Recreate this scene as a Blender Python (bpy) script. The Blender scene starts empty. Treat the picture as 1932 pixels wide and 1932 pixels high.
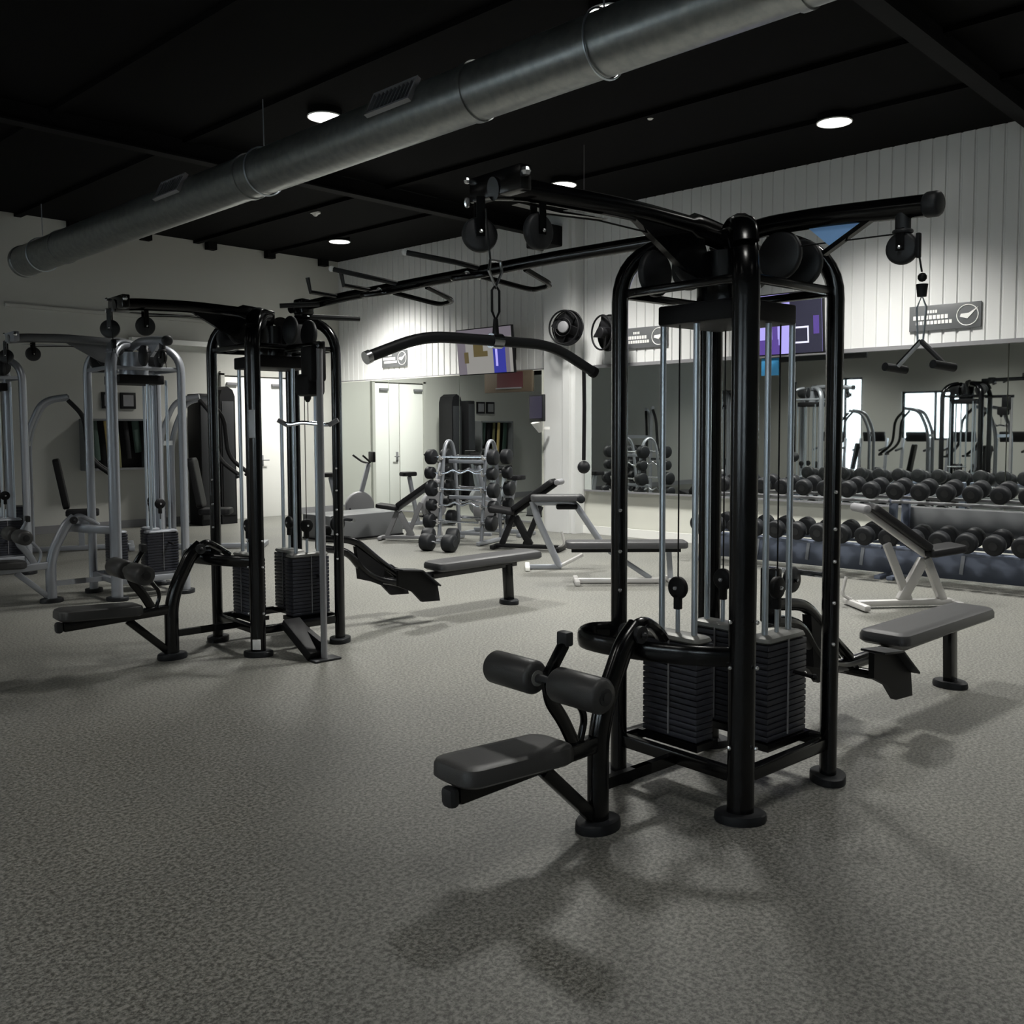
import bpy, bmesh, math, random
from mathutils import Vector, Matrix
random.seed(7)
S = bpy.context.scene
COL = S.collection
PI = math.pi

# ------------------------------------------------------------------ camera
HC = 1.55
cam_d = bpy.data.cameras.new('camera')
cam = bpy.data.objects.new('camera', cam_d)
COL.objects.link(cam)
S.camera = cam
cam_d.sensor_width = 36.0
cam_d.lens = 36.0 * 1800.0 / 1932.0
cam_d.shift_y = -41.0 / 1932.0
cam_d.clip_start = 0.05
cam.matrix_world = (Matrix.Translation((0, 0, HC))
                    @ Matrix.Rotation(math.radians(43.7 - 90), 4, 'Z')
                    @ Matrix.Rotation(math.radians(90 - 3.6), 4, 'X')
                    @ Matrix.Rotation(-0.004, 4, 'Z'))

# ------------------------------------------------------------------ world, exposure
W = bpy.data.worlds.new('sky')
S.world = W
W.use_nodes = True
W.node_tree.nodes['Background'].inputs[0].default_value = (0.80, 0.93, 1.0, 1)
W.node_tree.nodes['Background'].inputs[1].default_value = 5.0
S.view_settings.view_transform = 'Standard'
S.view_settings.look = 'None'
S.view_settings.gamma = 1.0
S.view_settings.use_curve_mapping = False
S.view_settings.exposure = 0.0
LAMP_W = 1450.0
LAMP_COL = (1.0, 0.985, 0.93)
SPOT_ANGLE = math.radians(124)

# ------------------------------------------------------------------ materials
def mat(name, col, rough=0.5, metal=0.0, coat=0.0, emit=None, es=1.0, spec=0.5, bump=None, mix=None):
    m = bpy.data.materials.new(name)
    m.use_nodes = True
    nt = m.node_tree
    b = nt.nodes['Principled BSDF']
    b.inputs['Base Color'].default_value = (*col, 1)
    b.inputs['Roughness'].default_value = rough
    b.inputs['Metallic'].default_value = metal
    b.inputs['Coat Weight'].default_value = coat
    b.inputs['Coat Roughness'].default_value = 0.12
    b.inputs['Specular IOR Level'].default_value = spec
    if emit:
        b.inputs['Emission Color'].default_value = (*emit, 1)
        b.inputs['Emission Strength'].default_value = es
    if mix or bump:
        tc = nt.nodes.new('ShaderNodeTexCoord')
        nz = nt.nodes.new('ShaderNodeTexNoise')
        nz.inputs['Scale'].default_value = (mix or bump)[0]
        nz.inputs['Detail'].default_value = 3
        nt.links.new(tc.outputs['Object'], nz.inputs['Vector'])
        if mix:
            r = nt.nodes.new('ShaderNodeValToRGB')
            r.color_ramp.elements[0].position = 0.35
            r.color_ramp.elements[1].position = 0.65
            r.color_ramp.elements[0].color = (*mix[1], 1)
            r.color_ramp.elements[1].color = (*mix[2], 1)
            nt.links.new(nz.outputs['Fac'], r.inputs['Fac'])
            nt.links.new(r.outputs['Color'], b.inputs['Base Color'])
        if bump:
            bp = nt.nodes.new('ShaderNodeBump')
            bp.inputs['Strength'].default_value = bump[1]
            bp.inputs['Distance'].default_value = 0.002
            nt.links.new(nz.outputs['Fac'], bp.inputs['Height'])
            nt.links.new(bp.outputs['Normal'], b.inputs['Normal'])
    return m

BLACK = mat('black_gloss_paint', (0.0018, 0.002, 0.0026), 0.20, 0.0, 0.0, spec=0.42)
BLACKM = mat('black_matte', (0.004, 0.004, 0.005), 0.55, spec=0.25)
PLASTIC = mat('black_plastic', (0.016, 0.017, 0.019), 0.5, spec=0.35)
RUBBER = mat('black_rubber', (0.007, 0.008, 0.010), 0.55, spec=0.3)
VINYL = mat('black_vinyl', (0.034, 0.034, 0.034), 0.42, spec=0.35, bump=(220, 0.25))
VINYLL = mat('charcoal_vinyl', (0.038, 0.038, 0.040), 0.42, bump=(220, 0.25))
SILVER = mat('silver_paint', (0.30, 0.315, 0.345), 0.38, 0.55)
SILVERL = mat('light_silver_paint', (0.52, 0.51, 0.50), 0.38, 0.4)
CHROME = mat('chrome', (0.62, 0.64, 0.68), 0.18, 1.0)
STEEL = mat('brushed_steel', (0.50, 0.55, 0.60), 0.35, 0.85)
PLATE = mat('grey_iron_plate', (0.030, 0.032, 0.042), 0.42, 0.1, spec=0.35)
PLATETOP = mat('pale_iron_plate', (0.22, 0.22, 0.21), 0.45, 0.3)
BOLT = mat('zinc_bolt', (0.75, 0.76, 0.78), 0.25, 0.9)
WHITE = mat('white_paint', (0.80, 0.80, 0.77), 0.5)
GALV = mat('galvanised_steel', (0.3, 0.31, 0.30), 0.36, 0.8, mix=(14, (0.235, 0.25, 0.25), (0.30, 0.31, 0.305)))
CEIL = mat('black_ceiling_paint', (0.0022, 0.0022, 0.0024), 0.9, spec=0.1)
BEAM = mat('dark_steel_beam', (0.0036, 0.0036, 0.004), 0.8, spec=0.15)
WALLW = mat('ribbed_white_metal', (0.66, 0.665, 0.66), 0.32, 0.0, 0.0)
WALLG = mat('greige_wall_paint', (0.44, 0.44, 0.41), 0.8, bump=(40, 0.1))
WALLB = mat('cream_wall_paint', (0.64, 0.64, 0.58), 0.8)
MIRROR = mat('mirror_glass', (0.84, 0.88, 0.86), 0.015, 1.0)
LENS = mat('lamp_lens', (1, 1, 1), 0.5, emit=(1.0, 0.98, 0.92), es=9.0)
RED = mat('dark_red', (0.09, 0.025, 0.03), 0.5)
WOODD = mat('brown', (0.10, 0.075, 0.05), 0.6)
OLIVE = mat('olive', (0.10, 0.10, 0.04), 0.7)
YELLOW = mat('ochre', (0.42, 0.32, 0.12), 0.7)
GREEN = mat('dark_green', (0.02, 0.045, 0.035), 0.7)
BLUE = mat('blue_sleeve', (0.05, 0.06, 0.45), 0.35, 0.0, 0.3)
GUSSET = mat('light_blue_gusset', (0.32, 0.58, 1.0), 0.4)
GREYB = mat('blue_grey_panel', (0.11, 0.13, 0.18), 0.5)
GREYS = mat('grey_sign', (0.12, 0.125, 0.13), 0.4)
GREYM = mat('mid_grey', (0.20, 0.20, 0.21), 0.5)
STICK = mat('white_sticker', (0.8, 0.8, 0.78), 0.4)
GSTICK = mat('pale_grey_sticker', (0.62, 0.64, 0.68), 0.4)
SC_P = mat('purple_screen', (0.01, 0.01, 0.02), 0.3, emit=(0.30, 0.22, 0.80), es=1.0)
SC_L = mat('lilac_screen', (0.01, 0.01, 0.02), 0.3, emit=(0.45, 0.40, 0.92), es=1.0)
SC_D = mat('dark_screen', (0.006, 0.006, 0.01), 0.25, emit=(0.015, 0.012, 0.03), es=1.0)
SC_V = mat('violet_screen', (0.01, 0.01, 0.02), 0.3, emit=(0.10, 0.05, 0.30), es=0.9)
SC_W = mat('white_screen_line', (0.3, 0.3, 0.3), 0.3, emit=(0.6, 0.6, 0.85), es=0.9)
SC_B = mat('blue_sign', (0.05, 0.30, 0.60), 0.4)
SC_G = mat('grey_screen', (0.05, 0.05, 0.05), 0.3, emit=(0.33, 0.32, 0.30), es=0.75)
SC_O = mat('brown_screen', (0.05, 0.05, 0.05), 0.3, emit=(0.12, 0.09, 0.03), es=0.7)
SC_U = mat('mauve_screen', (0.05, 0.05, 0.05), 0.3, emit=(0.17, 0.15, 0.18), es=0.8)

def floor_mat():
    m = mat('speckled_rubber_floor', (0.1, 0.1, 0.1), 0.5)
    nt = m.node_tree; b = nt.nodes['Principled BSDF']
    tc = nt.nodes.new('ShaderNodeTexCoord')
    def noise(sc, det, ro=0.5):
        n = nt.nodes.new('ShaderNodeTexNoise')
        n.inputs['Scale'].default_value = sc; n.inputs['Detail'].default_value = det
        n.inputs['Roughness'].default_value = ro
        nt.links.new(tc.outputs['Object'], n.inputs['Vector']); return n
    def ramp(src, p0, c0, p1, c1):
        r = nt.nodes.new('ShaderNodeValToRGB')
        r.color_ramp.elements[0].position = p0; r.color_ramp.elements[1].position = p1
        r.color_ramp.elements[0].color = (*c0, 1); r.color_ramp.elements[1].color = (*c1, 1)
        nt.links.new(src, r.inputs['Fac']); return r
    a = ramp(noise(62, 4, 0.72).outputs['Fac'], 0.40, (0.058, 0.058, 0.053), 0.61, (0.205, 0.205, 0.188))
    v = nt.nodes.new('ShaderNodeTexVoronoi'); v.inputs['Scale'].default_value = 62
    nt.links.new(tc.outputs['Object'], v.inputs['Vector'])
    f = ramp(v.outputs['Distance'], 0.10, (1, 1, 1), 0.20, (0, 0, 0))
    g = ramp(noise(60, 1).outputs['Fac'], 0.5, (0, 0, 0), 0.62, (0.6, 0.6, 0.6))
    mu = nt.nodes.new('ShaderNodeMath'); mu.operation = 'MULTIPLY'
    nt.links.new(f.outputs['Color'], mu.inputs[0]); nt.links.new(g.outputs['Color'], mu.inputs[1])
    mx = nt.nodes.new('ShaderNodeMix'); mx.data_type = 'RGBA'
    nt.links.new(mu.outputs[0], mx.inputs['Factor'])
    nt.links.new(a.outputs['Color'], mx.inputs['A']); mx.inputs['B'].default_value = (0.33, 0.33, 0.30, 1)
    big = ramp(noise(0.9, 3).outputs['Fac'], 0.3, (0.90, 0.90, 0.90), 0.7, (1.06, 1.05, 1.02))
    m2 = nt.nodes.new('ShaderNodeMix'); m2.data_type = 'RGBA'; m2.blend_type = 'MULTIPLY'
    m2.inputs['Factor'].default_value = 1
    nt.links.new(mx.outputs['Result'], m2.inputs['A']); nt.links.new(big.outputs['Color'], m2.inputs['B'])
    nt.links.new(m2.outputs['Result'], b.inputs['Base Color'])
    bp = nt.nodes.new('ShaderNodeBump'); bp.inputs['Strength'].default_value = 0.35; bp.inputs['Distance'].default_value = 0.002
    nt.links.new(a.outputs['Color'], bp.inputs['Height']); nt.links.new(bp.outputs['Normal'], b.inputs['Normal'])
    return m
FLOOR = floor_mat()

# ------------------------------------------------------------------ mesh helpers
def V(*a): return Vector(a)
class MB:
    def __init__(s): s.v = []; s.f = []
    def add(s, vs, fs):
        n = len(s.v); s.v += [tuple(v) for v in vs]; s.f += [tuple(i + n for i in f) for f in fs]; return s
    def box(s, c, d, R=None, ch=0.0):
        """box with centre c, full size d, optional rotation and chamfer"""
        c = Vector(c); hx, hy, hz = d[0] / 2, d[1] / 2, d[2] / 2
        if ch <= 0:
            vs = [V(x, y, z) for x in (-hx, hx) for y in (-hy, hy) for z in (-hz, hz)]
            fs = [(0, 1, 3, 2), (4, 6, 7, 5), (0, 4, 5, 1), (2, 3, 7, 6), (0, 2, 6, 4), (1, 5, 7, 3)]
        else:
            bm = bmesh.new(); bmesh.ops.create_cube(bm, size=1)
            bmesh.ops.scale(bm, vec=d, verts=bm.verts)
            bmesh.ops.bevel(bm, geom=bm.edges[:], offset=min(ch, hx * .9, hy * .9, hz * .9), segments=2, affect='EDGES', profile=0.5)
            bm.verts.index_update()
            vs = [v.co.copy() for v in bm.verts]; fs = [tuple(v.index for v in f.verts) for f in bm.faces]; bm.free()
        if R is not None: vs = [R @ v for v in vs]
        return s.add([c + v for v in vs], fs)
    def beam(s, p0, p1, w, h, up=(0, 0, 1), ch=0.0):
        """rectangular bar from p0 to p1, w wide, h tall"""
        p0, p1 = Vector(p0), Vector(p1); t = (p1 - p0); L = t.length; t.normalize()
        up = Vector(up)
        if abs(t.dot(up)) > 0.98: up = V(1, 0, 0)
        y = up.cross(t).normalized(); z = t.cross(y)
        R = Matrix((t, y, z)).transposed()
        return s.box((p0 + p1) / 2, (L, w, h), R, ch)
    def tube(s, path, r, n=12, side=None, b=None, closed=False, cap=True):
        """swept tube; with b an oval: r along side, b across"""
        P = [Vector(p) for p in path]; m = len(P); rings = []
        prev = None
        for i, p in enumerate(P):
            if closed: t = (P[(i + 1) % m] - P[i - 1])
            else: t = (P[min(i + 1, m - 1)] - P[max(i - 1, 0)])
            t.normalize()
            if side is not None: u = Vector(side)
            elif prev is None: u = V(0, 0, 1) if abs(t.z) < 0.9 else V(1, 0, 0)
            else: u = prev
            u = (u - t * u.dot(t)).normalized(); prev = u
            w = t.cross(u)
            ra = r[i] if isinstance(r, (list, tuple)) else r
            rb = b if b is not None else ra
            rings.append([p + u * math.cos(2 * PI * k / n) * ra + w * math.sin(2 * PI * k / n) * rb for k in range(n)])
        vs = [v for g in rings for v in g]; fs = []
        for i in range(m if closed else m - 1):
            j = (i + 1) % m
            for k in range(n):
                k2 = (k + 1) % n
                fs.append((i * n + k, i * n + k2, j * n + k2, j * n + k))
        if cap and not closed:
            fs.append(tuple(range(n - 1, -1, -1))); fs.append(tuple((m - 1) * n + k for k in range(n)))
        return s.add(vs, fs)
    def cyl(s, p0, p1, r, n=24, r1=None, ch=0.0):
        p0, p1 = Vector(p0), Vector(p1); r1 = r if r1 is None else r1
        if ch > 0:
            t = (p1 - p0).normalized()
            return s.tube([p0, p0 + t * ch * .4, p0 + t * ch, p1 - t * ch, p1 - t * ch * .4, p1], [r - ch, r - ch * .35, r, r1, r1 - ch * .35, r1 - ch], n)
        return s.tube([p0, p1], [r, r1], n)
    def sphere(s, c, r, n=12, sc=(1, 1, 1)):
        c = Vector(c); vs = [c + V(0, 0, r * sc[2])]; fs = []; m = n // 2
        for i in range(1, m):
            a = PI * i / m
            for k in range(n):
                vs.append(c + V(math.sin(a) * math.cos(2 * PI * k / n) * r * sc[0], math.sin(a) * math.sin(2 * PI * k / n) * r * sc[1], math.cos(a) * r * sc[2]))
        vs.append(c - V(0, 0, r * sc[2]))
        for k in range(n):
            k2 = (k + 1) % n
            fs.append((0, 1 + k, 1 + k2))
            for i in range(m - 2):
                a = 1 + i * n
                fs.append((a + k, a + n + k, a + n + k2, a + k2))
            a = 1 + (m - 2) * n
            fs.append((a + k, len(vs) - 1, a + k2))
        return s.add(vs, fs)
    def torus(s, c, axis, R, r, n=28, k=10):
        axis = Vector(axis).normalized(); u = axis.orthogonal().normalized(); w = axis.cross(u); c = Vector(c)
        return s.tube([c + u * math.cos(2 * PI * i / n) * R + w * math.sin(2 * PI * i / n) * R for i in range(n)], r, k, closed=True, side=axis)
    def prism(s, pts, off):
        """polygon pts (3d list) extruded by vector off"""
        P = [Vector(p) for p in pts]; o = Vector(off); n = len(P)
        fs = [tuple(range(n - 1, -1, -1)), tuple(range(n, 2 * n))] + [(i, (i + 1) % n, n + (i + 1) % n, n + i) for i in range(n)]
        return s.add(P + [p + o for p in P], fs)
    def pad(s, c, L, Wd, T, rc=0.05, R=None, puff=0.02):
        """upholstered cushion: rounded rectangle outline, domed edges"""
        out = []
        hx, hy = L / 2, Wd / 2; K = 6
        def ring(ins, z):
            pts = []
            rr = max(rc - ins * .5, 0.01); ax, ay = hx - ins, hy - ins
            for (sx, sy, a0) in ((1, 1, 0), (-1, 1, PI / 2), (-1, -1, PI), (1, -1, 1.5 * PI)):
                for k in range(K + 1):
                    a = a0 + PI / 2 * k / K
                    pts.append(V(sx * (ax - rr) + math.cos(a) * rr, sy * (ay - rr) + math.sin(a) * rr, z))
            return pts
        lv = [(puff * .6, -T / 2), (0, -T / 2 + puff * .5), (0, T / 2 - puff), (puff * .3, T / 2 - puff * .35), (puff, T / 2 - puff * .05), (puff * 2.2, T / 2)]
        rings = [ring(*l) for l in lv]; n = len(rings[0])
        vs = [v for g in rings for v in g]
        fs = [(i * n + k, i * n + (k + 1) % n, (i + 1) * n + (k + 1) % n, (i + 1) * n + k) for i in range(len(lv) - 1) for k in range(n)]
        fs += [tuple(range(n - 1, -1, -1)), tuple((len(lv) - 1) * n + k for k in range(n))]
        if R is not None: vs = [R @ v for v in vs]
        return s.add([Vector(c) + v for v in vs], fs)
    def mesh(s, name, m):
        me = bpy.data.meshes.new(name); me.from_pydata(s.v, [], s.f); me.update()
        bm = bmesh.new(); bm.from_mesh(me); bmesh.ops.recalc_face_normals(bm, faces=bm.faces); bm.to_mesh(me); bm.free()
        me.materials.append(m)
        for p in me.polygons: p.use_smooth = True
        me.set_sharp_from_angle(angle=math.radians(35))
        return me
    def obj(s, name, m, parent=None):
        o = bpy.data.objects.new(name, s.mesh(name, m)); COL.objects.link(o)
        if parent: o.parent = parent
        return o

def tag(o, label, cat, group=None, kind=None):
    o['label'] = label; o['category'] = cat
    if group: o['group'] = group
    if kind: o['kind'] = kind
    return o
def thing(name, label, cat, loc=(0, 0, 0), rz=0.0, group=None):
    o = bpy.data.objects.new(name, None); COL.objects.link(o); o.empty_display_size = 0.1
    o.location = loc; o.rotation_euler = (0, 0, rz)
    return tag(o, label, cat, group)
def struct(name, mb, m, parent=None):
    o = mb.obj(name, m, parent)
    if not parent: o['kind'] = 'structure'
    return o
def copy_obj(o, parent=None):
    c = o.copy(); COL.objects.link(c); c.parent = parent; return c
def copy_tree(o, parent=None):
    c = copy_obj(o, parent)
    for ch in [k for k in o.children]: copy_tree(ch, c)
    return c
def bez(p0, p1, p2, n=8):
    p0, p1, p2 = Vector(p0), Vector(p1), Vector(p2)
    return [p0 * (1 - t) ** 2 + p1 * 2 * t * (1 - t) + p2 * t * t for t in [i / n for i in range(n + 1)]]
def smooth(pts, r=0.1, n=5):
    """polyline with rounded corners"""
    P = [Vector(p) for p in pts]; out = [P[0]]
    for i in range(1, len(P) - 1):
        a = P[i - 1] - P[i]; b = P[i + 1] - P[i]
        rr = min(r, a.length * .48, b.length * .48)
        out += bez(P[i] + a.normalized() * rr, P[i], P[i] + b.normalized() * rr, n)
    out.append(P[-1]); return out

# ------------------------------------------------------------------ room
XR, YF, XL, YN, H = 11.116, 15.18, -4.0, -7.0, 4.774
struct('floor', MB().box(((XR + XL) / 2, (YF + YN) / 2, -0.05), (XR - XL + .6, YF - YN + .6, 0.1)), FLOOR)
struct('ceiling', MB().box(((XR + XL) / 2, (YF + YN) / 2, H + 0.05), (XR - XL + .6, YF - YN + .6, 0.1)), CEIL)
# right wall: cream lower wall, ribbed white metal panel above z 2.5
struct('wall_right', MB().box((XR + 0.17, (YF + YN) / 2, H / 2), (0.24, YF - YN, H)), WALLB)
ZP = 2.50
rib = []
y = YN
while y < YF - 0.01:
    rib += [(y, 0.0), (y + 0.118, 0.0), (y + 0.126, 0.016), (y + 0.142, 0.016)]
    y += 0.15
rib = [(a, b) for a, b in rib if a < YF] + [(YF, 0.0)]
mb = MB()
vs = []
for (a, b) in rib: vs += [V(XR - 0.03 + b, a, ZP), V(XR - 0.03 + b, a, H)]
fs = [(2 * i, 2 * i + 1, 2 * i + 3, 2 * i + 2) for i in range(len(rib) - 1)]
mb.add(vs, fs)
mb.box((XR + 0.02, (YF + YN) / 2, (ZP + H) / 2), (0.06, YF - YN, H - ZP))
rp = struct('wall_right_ribbed_panel', mb, WALLW); rp.name = 'wall_right_upper'
struct('trim_1', MB().box((XR - 0.03, (YF + YN) / 2, ZP - 0.02), (0.07, YF - YN, 0.045)), GREYM)
struct('wall_far', MB().box(((XR + XL) / 2, YF + 0.12, H / 2), (XR - XL + .5, 0.24, H)), WALLG)
struct('wall_near', MB().box(((XR + XL) / 2, YN - 0.12, H / 2), (XR - XL + .5, 0.24, H)), WALLG)
# left wall with window and door openings (seen in the mirror)
ops = [(-5.2, -2.2, 1.2, 2.6), (-0.5, 2.4, 1.2, 2.6), (8.6, 10.35, 1.24, 2.56), (11.45, 12.5, 0.1, 3.0)]
mb = MB(); yy = YN
for (a, b, z0, z1) in ops:
    mb.box((XL - 0.12, (yy + a) / 2, H / 2), (0.24, a - yy, H))
    mb.box((XL - 0.12, (a + b) / 2, z0 / 2), (0.24, b - a, z0)); mb.box((XL - 0.12, (a + b) / 2, (z1 + H) / 2), (0.24, b - a, H - z1)); yy = b
mb.box((XL - 0.12, (yy + YF) / 2, H / 2), (0.24, YF - yy, H))
struct('wall_left', mb, WALLG)
for i, (a, b, z0, z1) in enumerate(ops):
    nm = 'window_%d' % (i + 1) if i < 3 else 'door_2'
    w = MB()
    for (p, q, s0, s1) in ((a, a + .06, z0, z1), (b - .06, b, z0, z1), (a, b, z0, z0 + .06), (a, b, z1 - .06, z1), ((a + b) / 2 - .03, (a + b) / 2 + .03, z0, z1)):
        w.box((XL - 0.1, (p + q) / 2, (s0 + s1) / 2), (0.06, q - p, s1 - s0))
    wo = struct(nm, w, BEAM)
    gm = bpy.data.materials.get('window_glass')
    if not gm:
        gm = mat('window_glass', (1, 1, 1), 0.0); gb = gm.node_tree.nodes['Principled BSDF']
        gb.inputs['Transmission Weight'].default_value = 1.0; gb.inputs['IOR'].default_value = 1.02
    struct('window_pane', MB().box((XL - 0.1, (a + b) / 2, (z0 + z1) / 2), (0.008, b - a - .1, z1 - z0 - .1)), gm, wo)
# pilaster between the mirrors
struct('wall_pilaster', MB().box((XR - 0.10, 9.43, H / 2), (0.22, 0.62, H - 0.002)).box((XR - 0.24, 9.25, H / 2), (0.07, 0.12, H - 0.01)), WALLW).name = 'wall_right_pilaster'
struct('baseboard_right', MB().box((XR - 0.012, (YF + YN) / 2, 0.06), (0.025, YF - YN, 0.12)), WHITE)
struct('baseboard_far', MB().box(((XR + XL) / 2, YF - 0.012, 0.06), (XR - XL, 0.025, 0.12)), GREYM)

# ceiling beams and joists
n = 2
for yb in (2.95, 10.05, -2.0):
    struct('trim_%d' % n, MB().box(((XR + XL) / 2, yb, H - 0.11), (XR - XL, 0.03, 0.2)).box(((XR + XL) / 2, yb, H - 0.21), (XR - XL, 0.16, 0.02)), BEAM); n += 1
x = -3.2
while x < XR - 0.2:
    struct('trim_%d' % n, MB().box((x, (YF + YN) / 2, H - 0.025), (0.10, YF - YN, 0.05)), CEIL); n += 1
    x += 1.42
mb = MB()
for k in range(7):
    mb.box((3.8 + 1.15 * k, YF - 0.07, H - 0.06), (0.16, 0.13, 0.14))
struct('trim_%d' % n, mb, BEAM); n += 1
struct('trim_%d' % n, MB().box((7.7, YF - 0.06, 3.03), (1.5, 0.12, 0.08)), WHITE); n += 1
struct('trim_%d' % n, MB().box((7.1, YF - 0.03, 3.42), (4.0, 0.05, 0.05)), WALLG); n += 1

# far wall double door
d = struct('door_1', MB().box((8.92, YF - 0.02, 1.25), (0.62, 0.04, 2.5), ch=.004).box((9.56, YF - 0.02, 1.25), (0.62, 0.04, 2.5), ch=.004), WHITE)
struct('door_frame', MB().box((8.57, YF - 0.03, 1.28), (0.07, 0.06, 2.56)).box((9.91, YF - 0.03, 1.28), (0.07, 0.06, 2.56)).box((9.24, YF - 0.03, 2.56), (1.41, 0.06, 0.07)), WALLG, d)
struct('door_handle', MB().box((9.32, YF - 0.05, 1.02), (0.05, 0.03, 0.2), ch=.008).tube([(9.32, YF - .05, 1.03), (9.32, YF - .11, 1.03), (9.43, YF - .11, 1.03)], 0.011, 8), GREYM, d)
for zx in (8.75, 9.65):
    struct('door_closer', MB().box((zx, YF - 0.06, 2.38), (0.22, 0.05, 0.05), ch=.008), GREYM, d)

# ------------------------------------------------------------------ mirrors
struct('wall_right_furring', MB().box((10.975, 12.46, 1.235), (.15, 5.42, 2.47)), WALLB)
def mirror(y0, y1, z0, z1, label, x=XR - 0.012):
    t = thing('wall_mirror', label, 'mirror', (x, (y0 + y1) / 2, z0), 0, 'wall mirrors')
    MB().box((0, 0, (z1 - z0) / 2), (0.012, y1 - y0 - 0.012, z1 - z0)).obj('glass', MIRROR, t)
    MB().box((-0.004, 0, -0.012), (0.03, y1 - y0, 0.024)).obj('edge_channel', GREYM, t)
ords = ['first', 'second', 'third', 'fourth', 'fifth', 'sixth', 'seventh', 'eighth', 'ninth', 'tenth', 'eleventh', 'twelfth', 'thirteenth', 'fourteenth', 'fifteenth', 'sixteenth', 'seventeenth', 'eighteenth']
ys = [15.16, 13.45, 11.6, 9.76]
for i in range(3):
    mirror(ys[i + 1], ys[i], 0.14, 2.46, 'tall wall mirror, %s panel from the far corner, left of the white pilaster' % ords[i], 10.89)
ys = [9.1, 7.15, 5.2, 3.25, 1.3]
for i in range(4):
    mirror(ys[i + 1], ys[i], 0.66, 2.46, 'wall mirror behind the dumbbell racks, %s panel right of the white pilaster' % ords[i])

# ------------------------------------------------------------------ duct
def duct():
    cx, cz, r = 5.08, 4.10, 0.208
    t = thing('air_duct', 'large round galvanised steel air duct running under the black ceiling', 'duct', (cx, 0, cz))
    t.rotation_euler = (-.014, 0, 0); t.location.z = cz + .035
    MB().cyl((0, YN + .05, 0), (0, 14.25, 0), r, 40).obj('duct_tube', GALV, t)
    MB().cyl((0, 14.22, 0), (0, 14.30, 0), r + .014, 40, ch=.01).obj('end_cap', GALV, t)
    for yy in (12.9, 8.35, 5.2, 2.6, 0.0):
        MB().cyl((0, yy - .03, 0), (0, yy + .03, 0), r + .012, 40).obj('joint_band', GALV, t)
    for yy in (13.6, 8.1, 4.0, 0.5):
        o = MB().torus((0, yy, 0), (0, 1, 0), r + .016, 0.008, 36, 6).tube([(0, yy, r), (0, yy, H - cz)], 0.006, 6)
        o.obj('hanger', STEEL, t)
    for yy in (5.95, 9.6, 1.3):
        a = math.radians(155)
        g = MB(); R = Matrix.Rotation(-math.radians(90) + math.radians(25) , 3, 'Y')
        # register on the upper camera side of the duct
        u = V(-math.cos(math.radians(28)), 0, math.sin(math.radians(28)))
        up = V(math.sin(math.radians(28)), 0, math.cos(math.radians(28)))
        c = u * (r + 0.012) + V(0, yy, 0)
        Rm = Matrix((V(0, 1, 0), up, u)).transposed()
        g.box(c + up * .10, (0.52, .02, .04), Rm).box(c - up * .10, (0.52, .02, .04), Rm)
        g.box(c + V(0, .26, 0), (.02, .22, .04), Rm).box(c - V(0, .26, 0), (.02, .22, .04), Rm)
        vg = g.obj('vent_register', GREYM, t)
        b = MB().box(c - u * .012, (.5, .2, .01), Rm); b.obj('vent_opening', BLACKM, vg)
        for k in range(9):
            MB().box(c + V(0, -.2 + .05 * k, 0) + u * .004, (.012, .2, .02), Rm).obj('louver', GREYS, vg)
duct()

# ------------------------------------------------------------------ ceiling lights
def light(x, y, label, e=1.0):
    t = thing('ceiling_light', label, 'light', (x, y, H), 0, 'round ceiling downlights')
    MB().cyl((0, 0, 0), (0, 0, -0.075), 0.17, 32).obj('housing', CEIL, t)
    MB().torus((0, 0, -0.078), (0, 0, 1), 0.172, 0.008, 32, 8).obj('trim_ring', WHITE, t)
    MB().cyl((0, 0, -0.074), (0, 0, -0.082), 0.165, 32).obj('lens', LENS, t)
    ld = bpy.data.lights.new('downlight', 'SPOT'); ld.energy = LAMP_W * e; ld.color = LAMP_COL
    ld.spot_size = SPOT_ANGLE; ld.spot_blend = 1.0; ld.shadow_soft_size = 0.30
    lo = bpy.data.objects.new('downlight', ld); COL.objects.link(lo); lo.parent = t; lo.location = (0, 0, -0.10)
light(9.55, 4.52, 'round white downlight nearest the ribbed wall, right of the duct')
light(9.50, 8.15, 'round white downlight above the left arm of the near tower')
light(9.68, 13.2, 'round white downlight farthest back, by the far corner', 1.5)
light(5.80, 8.12, 'round white downlight against the left edge of the duct vent')
light(5.90, 4.59, 'round white downlight cut by the top of the picture, above the duct')
for (x, y, e) in ((9.55, 0.9, .7), (5.9, 0.9, .22), (5.9, -2.8, .2), (9.55, -2.8, .5), (2.2, -2.8, .15), (2.0, 0.7, .09), (-1.6, 0.9, .15), (-1.6, 4.6, .5), (-1.6, 8.1, .7), (-1.6, 11.8, .65)):  # left-wall lamps added to brighten the mirror view, camera-side lamp to soften shadows
    light(x, y, 'unseen round white downlight added outside the picture', e)

def sensor(x, y, label):
    t = thing('ceiling_sensor', label, 'sensor', (x, y, H))
    MB().cyl((0, 0, 0), (0, 0, -.02), 0.075, 20).obj('base', WHITE, t)
    MB().cyl((0, 0, -.02), (0, 0, -.06), 0.06, 20, r1=0.02).obj('cone', WHITE, t)
sensor(8.2, 5.86, 'small white ceiling sensor between the two right rows of lights')
sensor(8.35, 11.97, 'small white ceiling sensor above the far end of the room')
sensor(3.0, 5.1, 'dim ceiling sensor up left of the duct')

# ------------------------------------------------------------------ multi station tower
def disc(mb, c, axis, r, w):
    a = Vector(axis).normalized() * (w / 2); c = Vector(c)
    return mb.cyl(c - a, c + a, r, 28, ch=w * .3)

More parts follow.
